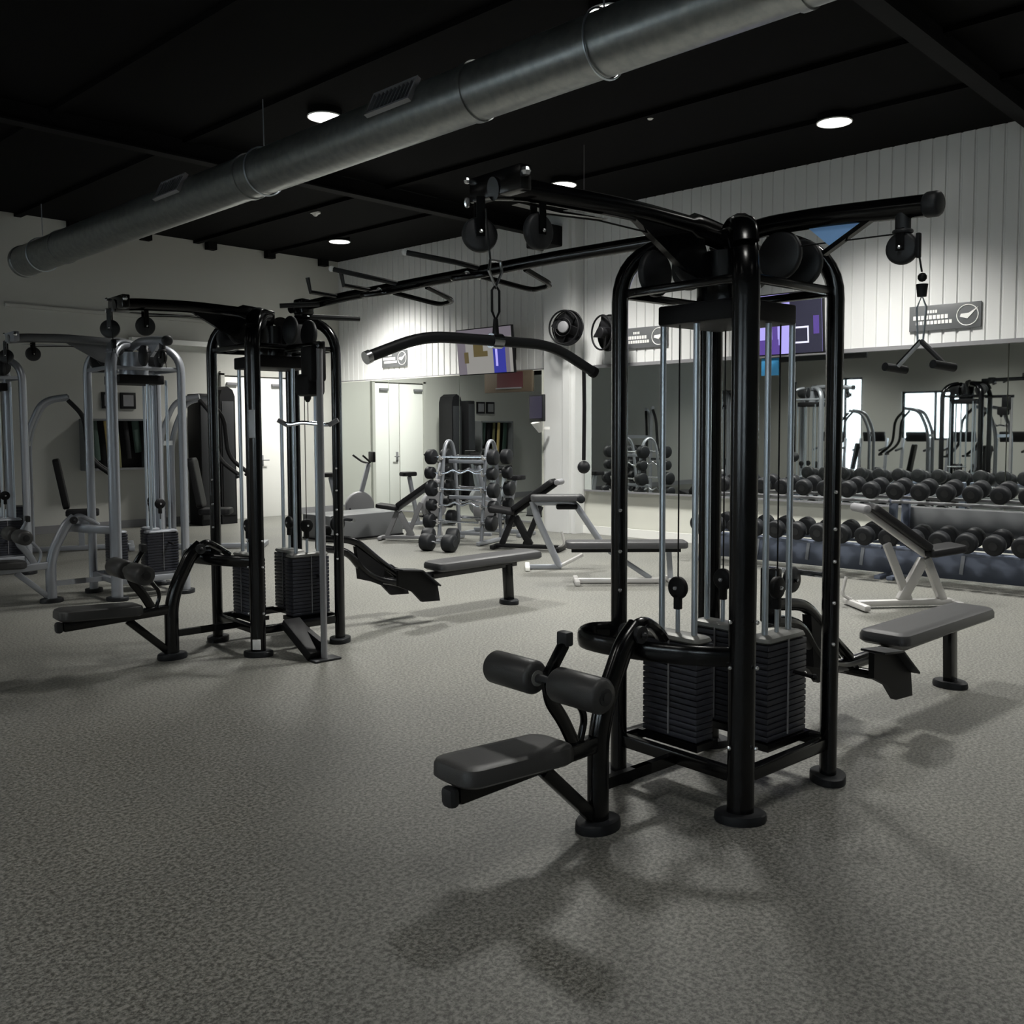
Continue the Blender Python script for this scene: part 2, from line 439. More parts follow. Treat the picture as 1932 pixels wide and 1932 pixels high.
def pulley(parent, c, axis, r=0.058, w=0.032, m=PLASTIC, hang=0.09, name='pulley'):
    ax = Vector(axis).normalized(); c = Vector(c)
    o = disc(MB(), c, ax, r, w).obj(name, m, parent)
    b = MB()
    for sgn in (-1, 1):
        k = ax * sgn * (w / 2 + .006)
        b.beam(c + k + V(0, 0, -.012), c + k + V(0, 0, hang), 0.03, 0.005, up=ax)
    b.cyl(c + ax * -(w / 2 + .014), c + ax * (w / 2 + .014), 0.009, 8)
    b.obj('bracket', BLACK, o)
    MB().sphere(c + ax * (w / 2 + .012), 0.008, 8).sphere(c - ax * (w / 2 + .012), 0.008, 8).obj('bolt', BOLT, o)
    return o

def arm_pts(pts): return smooth(pts, 0.12, 5)

def tower(name, label, loc, rz, F=BLACK, xarm=-1.32, yarm=None, bench=True, seat=True, bolts=True, plates=16, platem=PLATE):
    T = thing(name, label, 'exercise machine', (loc[0], loc[1], 0), rz)
    q = .325
    # posts
    for (sx, sy) in ((-1, -1), (-1, 1), (1, -1), (1, 1)):
        tang = V(-sy, sx, 0).normalized() if True else None
        rad = V(sx, sy, 0)
        path = [V(sx * q, sy * q, .02), V(sx * q, sy * q, 2.06)]
        path += bez(V(sx * q, sy * q, 2.10), V(sx * q, sy * q, 2.34), V(sx * .12, sy * .12, 2.36), 9)
        po = MB().tube(path, 0.054 if sx == sy else 0.05, 16, side=tang, b=0.036).obj('post', F, T)
        fp = MB().tube([V(sx * q, sy * q, 0), V(sx * q, sy * q, .012), V(sx * q, sy * q, .032), V(sx * q, sy * q, .036)], [.100, .104, .102, .094], 24, side=tang, b=.075)
        fp.obj('foot_plate', RUBBER, T)
        if bolts:
            fd = V(-.97, -.24, 0) if (sx, sy) == (-1, 1) else (V(-.24, -.97, 0))
            zs = {(-1, 1): (.62, .85, 1.02, 1.2), (1, -1): (.62, .80, .98, 1.12, 1.28)}.get((sx, sy), ())
            for z in zs:
                MB().sphere(V(sx * q, sy * q, z) + V(-.69, -.72, 0) * .052, 0.009, 8).obj('bolt', BOLT, po)
            if (sx, sy) == (-1, -1):
                for z in (.30, .62, .80):
                    for sg in (-1, 1):
                        MB().sphere(V(-q, -q, z) + V(-sg * .69, sg * .72, 0) * .052 + V(-.02, -.02, 0), 0.009, 8).obj('bolt', BOLT, po)
    # rails
    for (a, b) in (((-1, -1), (-1, 1)), ((-1, -1), (1, -1)), ((1, -1), (1, 1)), ((-1, 1), (1, 1))):
        for nm, z, w, h in (('top_rail', 2.135, .035, .035), ('bottom_rail', .175, .045, .055)):
            MB().beam((a[0] * q, a[1] * q, z), (b[0] * q, b[1] * q, z), w, h, ch=.008).obj(nm, F, T)
    # hub and header
    MB().cyl((0, 0, 2.05), (0, 0, 2.30), 0.13, 24).obj('hub', F, T)
    MB().box((0, 0, 2.04), (.42, .42, .085), ch=.01).obj('header_plate', BLACKM, T)
    for (c, ax) in (((0, -.26, 2.26), (1, 0, 0)), ((0, .2, 2.27), (1, 0, 0)), ((-.24, .02, 2.26), (0, 1, 0)), ((-.24, .2, 2.22), (0, 1, 0)), ((.2, 0, 2.27), (0, 1, 0)), ((.14, -.27, 2.24), (1, 0, 0))):
        disc(MB(), c, ax, 0.10, .035).obj('pulley_cover', PLASTIC, T)
    disc(MB(), (-.22, -.22, 2.33), (1, -1, 0), 0.075, .08).obj('pulley_cover', PLASTIC, T)
    MB().tube(bez((-.318, -.318, 2.27), (-.30, -.30, 2.41), (-.1, -.1, 2.38), 8), .05, 14, side=(1, -1, 0), b=.022).obj('post_cap', F, T)
    # weight stacks
    for (cx, cy, dx, dy) in ((-.17, .12, .115, .30), (.15, -.17, .30, .115), (.17, .13, .115, .28)):
        st = MB().box((cx, cy, .195), (dx + .03, dy + .03, .03)).obj('weight_stack', F, T)
        pm = MB().box((0, 0, 0), (dx, dy, .0235), ch=.004).mesh('weight_plate', platem)
        for k in range(plates):
            o = bpy.data.objects.new('weight_plate', pm); COL.objects.link(o); o.parent = st; o.location = (cx, cy, .225 + .0262 * k)
        zt = .225 + .0262 * plates
        MB().pad((cx, cy, zt + .004), dx + .005, dy + .005, .032, .03).obj('top_plate', PLATETOP if F is BLACK else SILVER, st)
        ux, uy = (0, 1) if dy > dx else (1, 0)
        for s2 in (-.09, .09):
            MB().cyl((cx + ux * s2, cy + uy * s2, .20), (cx + ux * s2, cy + uy * s2, 2.04), .0135, 12).obj('guide_rod', STEEL, T)
        MB().cyl((cx, cy, zt), (cx, cy, zt + .12), .010, 8).obj('selector_stem', STEEL, st)
        MB().cyl((cx, cy, zt + .1), (cx, cy, 2.04), .0035, 6).obj('cable', BLACKM, T)
        pu = disc(MB(), (cx, cy, .86), (uy, ux, 0) , .05, .03).box((cx, cy, .80), (.03, .03, .07), ch=.005).obj('moving_pulley', BLACKM, T)
        k = V(-.69, -.72, 0) * .02
        MB().sphere((cx - uy * .02, cy - ux * .02, .86), .010, 8).obj('bolt', BOLT, pu)
        # selector pin strip
        e = V(cx - (dx / 2 + .004) * uy, cy - (dy / 2 + .004) * ux, .225)
        MB().box((e.x, e.y, .225 + .0131 * plates), (.006 if uy else .006, .006, .0262 * plates)).obj('pin_strip', GREYM, st)
        if (cx > 0 and cy < 0):
            MB().cyl((cx + .05, cy - dy / 2, .49), (cx + .05, cy - dy / 2 - .09, .485), .009, 8).sphere((cx + .05, cy - dy / 2 - .1, .485), .015, 8).obj('selector_pin', BLACKM, st)
    # hoop around the seat side
    if seat:
        hp = smooth([(-.34, -.31, .655), (-.46, -.20, .66), (-.57, 0, .665), (-.60, .20, .665), (-.56, .36, .66), (-.42, .41, .66), (-.335, .35, .66)], .09, 5)
        MB().tube(hp, .040, 10, side=(0, 0, 1), b=.012).obj('hoop_rail', F, T)
        up = smooth([(-.80, 0, .03), (-.80, 0, .36), (-.76, 0, .50), (-.655, 0, .70), (-.58, 0, .76)], .10, 5)
        MB().tube(up, .048, 14, side=(1, 0, 0), b=.038).obj('seat_post', F, T)
        MB().tube([(-.80, 0, 0), (-.80, 0, .012), (-.80, 0, .034), (-.80, 0, .04)], [.10, .104, .10, .09], 24, side=(1, 0, 0), b=.075).obj('foot_plate', RUBBER, T)
        MB().tube(smooth([(-.62, 0, .72), (-.55, 0, .79), (-.46, 0, .74), (-.36, 0.05, .68)], .05), .032, 10, side=(0, 1, 0), b=.022).obj('seat_bracket', F, T)
        MB().tube([(-.60, -.05, .74), (-.60, .05, .74)], .035, 14).sphere((-.6, -.06, .74), .014, 8).obj('pivot', PLASTIC, T)
        rl = MB().beam((-.78, 0, .345), (-1.50, 0, .315), .055, .065, ch=.01).obj('seat_rail', F, T)
        MB().beam((-1.50, 0, .315), (-1.545, 0, .313), .062, .072, ch=.018).obj('end_cap', PLASTIC, rl)
        MB().beam((-1.09, 0, .30), (-.83, 0, .055), .04, .05, ch=.006).obj('brace', F, T)
        MB().beam((-.6, 0, .17), (-.34, .0, .17), .03, .045).beam((-.79, 0, .17), (-.5, 0, .17), .03, .045).obj('base_link', F, T)
        R = Matrix.Rotation(math.radians(2.5), 3, 'Y')
        MB().pad((-1.275, 0, .385), .53, .235, .07, .07, R, .022).obj('seat_pad', VINYL, T)
        ra = MB().tube(smooth([(-.93, 0, .36), (-.99, 0, .47), (-1.06, 0, .56), (-1.07, 0, .63)], .06), .03, 10, side=(1, 0, 0), b=.014).obj('roller_arm', F, T)
        MB().tube(smooth([(-.90, 0, .37), (-.87, 0, .46), (-.96, 0, .58), (-1.06, 0, .62)], .06), .014, 8, side=(1, 0, 0)).obj('adjuster', F, ra)
        MB().cyl((-1.07, -.30, .63), (-1.07, .33, .63), .017, 12).obj('roller_bar', PLASTIC, T)
        for (a, b) in ((-.29, -.045), (.055, .31)):
            rr = MB().cyl((-1.07, a, .63), (-1.07, b, .63), .064, 32, ch=.018).obj('knee_roller', VINYL, T)
            MB().cyl((-1.07, a - .004, .63), (-1.07, b + .004, .63), .030, 20).obj('roller_cap', PLATETOP if a > 0 else PLASTIC, rr)
        MB().beam((-1.05, .02, .64), (-.985, .0, .755), .05, .03, ch=.005).obj('lever', F, T)
        MB().box((-.98, 0, .775), (.04, .055, .055), ch=.008).obj('lever_grip', PLASTIC, T)
    # -x arm
    ap = smooth([(0, 0, 2.36), (-.18, 0, 2.385), (-.60, 0, 2.40), (xarm + .12, 0, 2.385), (xarm - .03, 0, 2.36)], .15, 5)
    FA = F if F is BLACK else GREYS
    ap = [p for p in ap if p.x > xarm - .005] + [V(xarm, 0, 2.366)]
    ar = MB().tube(ap, [.058 if p.x > -.25 else .040 for p in ap], 16, side=(0, 0, 1), b=.030).obj('pulley_arm', FA, T)
    MB().prism([(-.20, -.016, 2.37), (-.62, -.016, 2.37), (-.30, -.016, 2.20), (-.10, -.016, 2.16)], (0, .032, 0)).obj('arm_gusset', FA, ar)
    MB().prism([(xarm + .10, -.02, 2.33), (xarm + .55, -.02, 2.34), (xarm + .30, -.02, 2.325)], (0, .04, 0)).obj('arm_web', F, ar)
    cb = MB().box((xarm + .03, 0, 2.385), (.05, .27, .085), ch=.006).obj('cross_box', F, ar)
    MB().sphere((xarm, .14, 2.345), .014, 8, (1, .6, 1.4)).sphere((xarm, .14, 2.42), .012, 8).sphere((xarm + .02, -.145, 2.40), .017, 8).obj('bolt', BOLT, ar)
    pulley(T, (xarm - .01, .06, 2.22), (.55, 1, -.25), .062, .035, hang=.12)
    pulley(T, (xarm + .19, -.02, 2.245), (0, 1, 0), .064, .035, hang=.10)
    MB().cyl((xarm - .02, .015, 2.30), (xarm - .01, 0, 2.10), .0035, 6).obj('cable', BLACKM, T)
    MB().tube([(xarm + .19, -.02, 2.31), (xarm + .5, -.01, 2.33), (-.3, 0, 2.32)], .0035, 6).obj('cable', BLACKM, T)
    if yarm:
        ap = smooth([(0, 0, 2.36), (0, -.17, 2.39), (0, -.45, 2.385), (0, yarm, 2.355)], .12, 5)
        ar = MB().tube(ap, .041, 16, side=(0, 0, 1), b=.032).obj('pulley_arm', F, T)
        MB().cyl((0, yarm + .02, 2.357), (0, yarm - .04, 2.355), .046, 20, ch=.012).obj('end_cap', PLASTIC, ar)
        MB().beam((0, -.46, 2.24), (0, -.66, 2.345), .03, .018).obj('brace', F, T)
        MB().prism([(-.006, -.39, 2.35), (-.006, -.635, 2.345), (-.006, -.49, 2.262)], (.012, 0, 0)).obj('gusset', GUSSET if F is BLACK else F, T)
        MB().cyl((0, yarm + .10, 2.34), (0, yarm + .10, 2.27), .028, 16).torus((0, yarm + .1, 2.275), (0, 0, 1), .03, .008, 18, 8).obj('swivel', PLASTIC, T)
        p = pulley(T, (0, yarm + .10, 2.215), (1, .1, 0), .060, .04, hang=.07)
        MB().box((-.01, yarm + .035, 2.215), (.02, .016, .09), ch=.004).obj('cable_guard', BLACKM, p)
        MB().tube([(0, yarm + .04, 2.20), (0, yarm + .025, 2.12)], .0035, 6).obj('cable', BLACKM, T)
        MB().tube([(0, yarm + .10, 2.27), (0, -.35, 2.285)], .003, 6).obj('cable', BLACKM, T)
    if bench:
        bp = MB().tube(smooth([(.34, 0, .66), (.60, 0, .62), (.74, 0, .44), (.95, 0, .335), (1.40, 0, .335)], .14, 6), .038, 12, side=(0, 1, 0), b=.030).obj('low_row_frame', F, T)
        MB().tube(smooth([(.34, 0, .74), (.66, 0, .70), (.90, 0, .50), (1.08, 0, .37)], .10, 5), .024, 10, side=(0, 1, 0), b=.03).obj('low_row_frame', F, T)
        MB().beam((1.0, 0, .335), (2.34, 0, .365), .05, .06, ch=.008).obj('bench_beam', F, T)
        MB().beam((2.24, 0, .36), (2.26, 0, .03), .055, .085, ch=.008).obj('bench_leg', F, T)
        MB().tube([(2.26, 0, 0), (2.26, 0, .012), (2.26, 0, .034), (2.26, 0, .04)], [.10, .104, .10, .09], 24, side=(0, 1, 0), b=.075).obj('foot_plate', RUBBER, T)
        MB().pad((1.98, 0, .425), 1.16, .29, .075, .06, Matrix.Rotation(math.radians(-.6), 3, 'Y'), .03).obj('bench_pad', VINYLL, T)
        MB().beam((1.10, -.21, .30), (1.10, .23, .30), .045, .045, ch=.008).obj('foot_bar', F, T)
        for sg in (-1, 1):
            ys_ = sg * .22
            pl = MB().prism([(.92, ys_, .455), (1.10, ys_, .445), (1.22, ys_, .40), (1.30, ys_, .31), (1.325, ys_, .17), (1.15, ys_, .18), (1.06, ys_, .27), (.92, ys_, .33)], (0, .03, 0)).obj('footrest', BLACKM, T)
            MB().beam((.93, ys_ + .015, .46), (1.12, ys_ + .015, .44), .13, .012, ch=.003).beam((1.12, ys_ + .015, .442), (1.30, ys_ + .015, .30), .13, .012, ch=.003).obj('foot_pad', PLASTIC, pl)
        MB().prism([(.66, -.03, .65), (.92, -.03, .46), (.90, -.03, .33), (.69, -.03, .39)], (0, .05, 0)).obj('side_plate', BLACKM, T)
        pulley(T, (.50, -.02, .84), (0, 1, 0), .062, .035, hang=.0)
        disc(MB(), (.43, .04, .78), (0, 1, 0), .05, .03).obj('pulley', BLACKM, T)
        MB().box((.36, 0, .78), (.05, .09, .26), ch=.01).obj('pulley_mount', F, T)
        hb = MB().tube([(.56, -.16, .87), (.56, .16, .87)], .014, 10).obj('row_handle', CHROME, T)
    return T

R5 = math.radians(-5)
near = tower('multi_station_tower', 'nearest black four-post cable tower with lat seat at front and bench at right', (3.65, 2.2), R5, yarm=-.88)
left = tower('multi_station_tower', 'black four-post cable tower at left, joined to the near tower by the pull-up bar', (3.85, 6.07), R5, xarm=-1.12)
silver = tower('multi_station_tower', 'silver four-post cable tower behind the left black tower', (4.13, 8.93), R5, F=SILVER, xarm=-1.08, yarm=-.82, bench=False, bolts=False, plates=14, platem=PLATE)
silver2 = tower('multi_station_tower', 'silver cable tower at the left edge, farthest back of the towers', (3.55, 11.35), R5, F=SILVER, xarm=-1.0, bench=False, seat=False, bolts=False, plates=14, platem=PLATE)

# stickers on the left black tower's front post
sp = [o for o in left.children if o.name.startswith('post') and not o.name.startswith('post_cap')][0]
n1 = V(-.7071, -.7071, 0); tg = V(.7071, -.7071, 0)
Rs = Matrix((tg, n1, V(0, 0, 1))).transposed()
MB().box(V(-.325, -.325, .085) + n1 * .037, (.055, .008, .07), Rs, .002).obj('sticker', STICK, sp)
MB().box(V(-.325, -.325, 1.60) + n1 * .037, (.04, .008, .19), Rs, .002).obj('sticker', GSTICK, sp)

# cable column on the front side of the left tower
MB().cyl((-.05, -.74, .012), (-.05, -.74, 2.10), .022, 16).obj('column_tube', GREYM, left)
MB().box((-.05, -.74, .008), (.20, .12, .014), ch=.004).obj('column_base', PLASTIC, left)
MB().beam((-.05, -.30, 2.12), (-.05, -.78, 2.12), .05, .05, ch=.008).obj('column_link', BLACK, left)
MB().box((-.05, -.66, 2.0), (.12, .15, .24), ch=.02).box((-.05, -.61, 1.86), (.14, .19, .15), ch=.03).obj('column_carriage', BLACKM, left)
disc(MB(), (-.05, -.60, 1.87), (1, 0, 0), .065, .05).obj('pulley', PLASTIC, left)
MB().beam((-.12, -.40, .22), (-.09, -.72, .03), .14, .07, ch=.01).beam((-.05, -.34, .2), (-.05, -.72, .10), .04, .05).obj('column_footrest', BLACKM, left)

# ------------------------------------------------------------------ pull-up bridge between black towers
def bridge():
    L = (3.88)
    t = thing('pull_up_bridge', 'long black pull-up bar with grips joining the two black towers', 'pull-up bar', (3.65, 2.2, 0), math.atan2(-.20, 3.87))
    MB().tube([(0, .10, 2.41), (0, 1.0, 2.425), (0, 2.9, 2.425), (0, 3.62, 2.41)], .033, 16, side=(0, 0, 1), b=.026).obj('main_bar', BLACK, t)
    for yy in (.30, 3.45):
        MB().box((0, yy, 2.405), (.10, .12, .11), ch=.015).obj('clamp', BLACK, t)
    for (y0, y1) in ((1.60, 1.78), (2.35, 2.50)):
        for sg in (-1, 1):
            g = MB().tube([(0, y0, 2.44), (sg * .16, y0 + .03, 2.46), (sg * .36, y1 + .02, 2.51)], .015, 10).obj('grip_bar', PLASTIC, t)
            MB().sphere((sg * .365, y1 + .025, 2.512), .019, 10).obj('end_cap', STICK, g)
    for (a, b) in ((1.28, 1.62), (2.12, 2.45)):
        for sg in (-1, 1):
            g = MB().tube(smooth([(sg * .03, a, 2.40), (sg * .26, a + .02, 2.34), (sg * .30, b - .12, 2.34), (sg * .05, b + .04, 2.41)], .06, 5), .015, 10).obj('loop_grip', BLACK, t)
            MB().sphere((sg * .045, b + .045, 2.41), .020, 10).obj('collar', STICK, g)
    for yy in (2.62, 3.0):
        g = MB().tube([(-.02, yy, 2.43), (-.22, yy, 2.44), (-.24, yy, 2.53)], .014, 10).obj('peg_grip', BLACK, t)
    MB().tube([(-.03, 3.2, 2.40), (-.26, 3.32, 2.38)], .016, 8).obj('grip_bar', PLASTIC, t)
    MB().tube([(.03, 3.42, 2.34), (.36, 3.30, 2.34)], .018, 8).obj('grip_bar', PLASTIC, t)
bridge()

# ------------------------------------------------------------------ hanging attachments
def loc2w(T, p):
    a = T.rotation_euler.z
    return V(T.location.x + p[0] * math.cos(a) - p[1] * math.sin(a), T.location.y + p[0] * math.sin(a) + p[1] * math.cos(a), p[2])
def lat_bar():
    c = loc2w(near, (-1.315, -.005, 1.855))
    t = thing('lat_pulldown_bar', 'wide bent black lat bar hanging from the near tower left arm', 'cable attachment', c, math.radians(43.7 - 50))
    P = smooth([(-.50, 0, -.075), (-.30, 0, 0.0), (.26, 0, 0.0), (.46, 0, -.085)], .10, 6)
    MB().tube(P, .0185, 14).obj('bar', PLASTIC, t)
    for sg in (-1, 1):
        a = V(-.50, 0, -.075) if sg < 0 else V(.46, 0, -.085)
        MB().cyl(a, a + V(sg * .017, 0, -.007), .021, 14).obj('end_cap', BOLT if sg < 0 else BLACKM, t)
    MB().cyl((-.022, 0, 0), (.022, 0, 0), .026, 14).obj('collar', CHROME, t)
    MB().cyl((0, 0, 0.01), (0, 0, .075), .013, 12, r1=.008).obj('swivel', BLACKM, t)
    MB().tube([(0, 0, .07), (-.016, 0, .10), (-.016, 0, .17), (0, 0, .19), (.016, 0, .17), (.016, 0, .10)], .0045, 6, closed=True).obj('carabiner', BLACKM, t)
    MB().tube([(0, 0, .18), (-.028, 0, .235), (-.022, 0, .27), (.022, 0, .27), (.028, 0, .235)], .006, 6, closed=True).obj('shackle', CHROME, t)
lat_bar()
def v_handle():
    c = loc2w(near, (0, -.857, 1.87))
    t = thing('v_handle', 'small chrome and black V-shaped handle hanging at right of near tower', 'cable attachment', c, R5 + PI / 2)
    # local x runs along tower -y/+y
    MB().cyl((0, 0, .16), (0, 0, .205), .016, 12, r1=.021).sphere((0, 0, .23), .017, 10).obj('rubber_stop', BLACKM, t)
    MB().tube([(0, 0, .165), (-.018, 0, .12), (-.008, 0, .0), (.012, 0, .0), (.018, 0, .12)], .004, 6, closed=True).obj('carabiner', STEEL, t)
    for sg in (-1, 1):
        MB().tube([(0, 0, 0), (sg * .09, 0, -.09)], .010, 8).obj('strut', CHROME if sg > 0 else PLASTIC, t)
        MB().cyl((sg * .09 - .01, -.05, -.10), (sg * .09 + .02, .05, -.09), .016, 14).obj('hand_grip', PLASTIC, t)
v_handle()
def curl_bar():
    c = loc2w(left, (-.05, -.575, 1.62))
    t = thing('curl_bar', 'curved chrome curl bar hanging in front of the left black tower', 'cable attachment', c, math.radians(43.7 - 90))
    MB().tube(smooth([(-.20, 0, .0), (-.13, 0, -.03), (-.05, 0, -.01), (.05, 0, -.02), (.14, 0, -.03), (.20, 0, .0)], .05, 5), .014, 10).obj('bar', CHROME, t)
    for sg in (-1, 1):
        MB().tube([(sg * .14, 0, -.03), (sg * .205, 0, .005)], .016, 10).obj('hand_grip', GREYM, t)
    MB().tube([(0, 0, -.01), (0, 0, .25)], .003, 6).obj('cable', BLACKM, t)
    MB().sphere((0, 0, .17), .026, 12, (1, 1, 1.8)).obj('stopper', BLACKM, t)
curl_bar()
def seat_hook():
    c = loc2w(left, (-1.13, .0, 1.95))
    t = thing('rope_strap', 'dark carabiner and strap hanging from the left tower arm', 'cable attachment', c)
    MB().tube([(0, 0, .16), (-.03, 0, .05), (0, 0, -.02), (.03, 0, .05)], .007, 6, closed=True).obj('loop', BLACKM, t)
    MB().box((0, 0, .17), (.03, .03, .06), ch=.008).obj('stopper', BLACKM, t)
seat_hook()

# ------------------------------------------------------------------ dumbbell racks
def rack(y0, y1, label):
    yc = (y0 + y1) / 2; L = y1 - y0
    t = thing('dumbbell_rack', label, 'dumbbell rack', (9.95, yc, 0), 0, 'dumbbell racks')
    MB().box((-.02, 0, .185), (.05, L - .02, .29), ch=.008).obj('base_panel', GREYB, t)
    for sg in (-1, 1):
        MB().box((.02, sg * (L / 2 - .05), .02), (.62, .07, .04), ch=.01).obj('foot', GREYB, t)
        MB().beam((.06, sg * (L / 2 - .05), .03), (.12, sg * (L / 2 - .05), .90), .06, .08, ch=.01, up=(0, 1, 0)).obj('upright', GREYB, t)
    for k in range(int(L / .62)):
        MB().beam((-.05, -L / 2 + .3 + k * .62, .32), (-.06, -L / 2 + .32 + k * .62, .10), .035, .012).obj('gusset', SILVER, t)
    for (x, z) in ((-.20, .335), (-.05, .80)):
        MB().box((x - .09, 0, z), (.05, L, .03), ch=.005).box((x + .10, 0, z + .035), (.05, L, .03), ch=.005).obj('shelf_rail', GREYM if z > .5 else GREYB, t)
rack(1.72, 3.95, 'blue-grey dumbbell rack at the right edge of the picture')
MB().box((.14, .3, .60), (.02, 1.55, .26), ch=.004).obj('back_panel', GREYS, bpy.data.objects['dumbbell_rack'])
rack(3.98, 6.25, 'blue-grey dumbbell rack seen through the near tower')

def dumbbell_proto(r):
    t = thing('dumbbell', 'x', 'dumbbell')
    MB().cyl((-.07, 0, 0), (.07, 0, 0), .016, 10).obj('handle', CHROME, t)
    for sg in (-1, 1):
        h = MB().cyl((sg * .06, 0, 0), (sg * .165, 0, 0), r, 24, ch=.018).obj('head', RUBBER, t)
        MB().cyl((sg * .16, 0, 0), (sg * .169, 0, 0), r * .42, 16).obj('end_disc', PLASTIC, h)
    return t
protos = [dumbbell_proto(.088), dumbbell_proto(.098)]
first = {0: True, 1: True}
for row, (x, z, nm) in enumerate(((9.80, .925, 'upper'), (9.66, .462, 'lower'))):
    for k in range(18):
        p = protos[row]
        o = p if k == 0 else copy_tree(p)
        o.location = (x, 1.88 + .2485 * k, z + .012); o.rotation_euler = (random.uniform(-1, 1), math.radians(-9), random.uniform(-.02, .02))
        o['label'] = 'black round-headed dumbbell, %s from the right end of the %s row' % (ords[k], nm)
        o['group'] = 'dumbbells on the %s row' % nm

# ------------------------------------------------------------------ benches
def adj_bench(label, x, y, rz, F=SILVERL, P=BLACKM, s=1.0):
    t = thing('adjustable_bench', label, 'bench', (x, y, 0), rz); t.scale = (s, s, s)
    MB().beam((-.42, 0, .045), (.45, 0, .045), .07, .05, ch=.01).obj('base_beam', F, t)
    for xx, w in ((-.42, .42), (.45, .30)):
        MB().beam((xx, -w / 2, .035), (xx, w / 2, .035), .06, .05, ch=.012).obj('foot', F, t)
    MB().beam((.36, 0, .06), (.20, 0, .43), .07, .07, ch=.01).obj('front_strut', F, t)
    MB().beam((-.02, 0, .06), (.18, 0, .42), .06, .09, ch=.01).obj('main_strut', F, t)
    MB().beam((.05, 0, .06), (-.16, 0, .56), .045, .07, ch=.01).obj('ladder_strut', F, t)
    a = math.atan2(.36, -.52)
    R = Matrix.Rotation(-math.atan2(.36, -.52), 3, 'Y')
    MB().beam((.20, 0, .45), (-.36, 0, .84), .06, .05, ch=.008).obj('back_beam', F, t)
    u = V(-.56, 0, .39).normalized(); n = V(.39, 0, .56).normalized()
    Rb = Matrix((u, V(0, 1, 0), n)).transposed()
    MB().pad(V(-.10, 0, .66) + n * .055, .66, .27, .065, .05, Rb, .02).obj('back_pad', P, t)
    Rs2 = Matrix.Rotation(math.radians(-8), 3, 'Y')
    MB().pad((.34, 0, .50), .34, .30, .065, .05, Rs2, .02).obj('seat_pad', P, t)
    MB().tube(smooth([(-.42, .1, .06), (-.50, .12, .10), (-.46, .12, .26)], .05), .015, 8).obj('pull_handle', SILVERL, t)
    MB().cyl((-.40, -.13, .87), (-.40, .13, .87), .038, 16, ch=.01).obj('roller', GREYM, t)
    return t
SR = math.radians(43.7 - 90)   # heading that runs from left to right as seen
adj_bench('silver adjustable bench with black pads in front of the dumbbell rack', 8.28, 3.22, SR + .10)
adj_bench('black and grey incline bench by the far mirror', 8.75, 10.35, SR + PI - .1, F=GREYM, P=BLACKM, s=.95)

def ab_bench():
    t = thing('hyperextension_bench', 'silver V-framed bench with a high grey pad behind the near tower', 'bench', (7.98, 6.95, 0), SR)
    MB().pad((.0, 0, .80), .56, .24, .07, .04, None, .02).obj('top_pad', VINYLL, t)
    MB().cyl((.27, -.14, .79), (.27, .14, .79), .045, 16, ch=.01).obj('end_roller', RUBBER, t)
    MB().tube(smooth([(-.26, 0, .76), (-.20, 0, .55), (.03, 0, .05), (.06, 0, .03)], .08), .038, 12, side=(0, 1, 0)).obj('frame_leg', SILVER, t)
    MB().tube(smooth([(-.24, 0, .75), (.20, 0, .75), (.30, 0, .60), (.50, 0, .30)], .08), .036, 12, side=(0, 1, 0)).obj('frame_arm', SILVER, t)
    MB().beam((.05, 0, .04), (.30, .05, .16), .07, .035, ch=.01).obj('foot_bar', SILVERL, t)
    MB().beam((-.30, 0, .03), (.06, 0, .03), .05, .05, ch=.01).obj('base_beam', SILVER, t)
    MB().beam((-.32, -.2, .03), (-.32, .2, .03), .05, .05, ch=.01).obj('foot', WHITE, t)
    MB().box((.12, 0, .70), (.24, .10, .06), ch=.02).obj('pad_mount', BLACKM, t)
ab_bench()
def flat_bench():
    t = thing('flat_bench', 'flat bench with dark pad and silver floor frame behind the near tower', 'bench', (7.68, 5.82, 0), SR)
    MB().pad((.05, 0, .40), 1.22, .28, .07, .05, None, .02).obj('bench_pad', VINYLL, t)
    MB().beam((-.5, 0, .345), (.60, 0, .345), .06, .05).obj('under_beam', BLACKM, t)
    MB().beam((-.45, 0, .03), (.45, 0, .03), .06, .05, ch=.01).obj('base_beam', SILVERL, t)
    MB().beam((-.12, 0, .33), (.30, 0, .05), .045, .05, ch=.008).obj('brace', SILVER, t)
    for xx in (-.45, .5):
        MB().beam((xx, -.2, .03), (xx, .2, .03), .05, .05, ch=.01).obj('foot', SILVERL, t)
    MB().beam((.50, 0, .04), (.48, 0, .34), .05, .05).obj('leg', SILVER, t)
flat_bench()

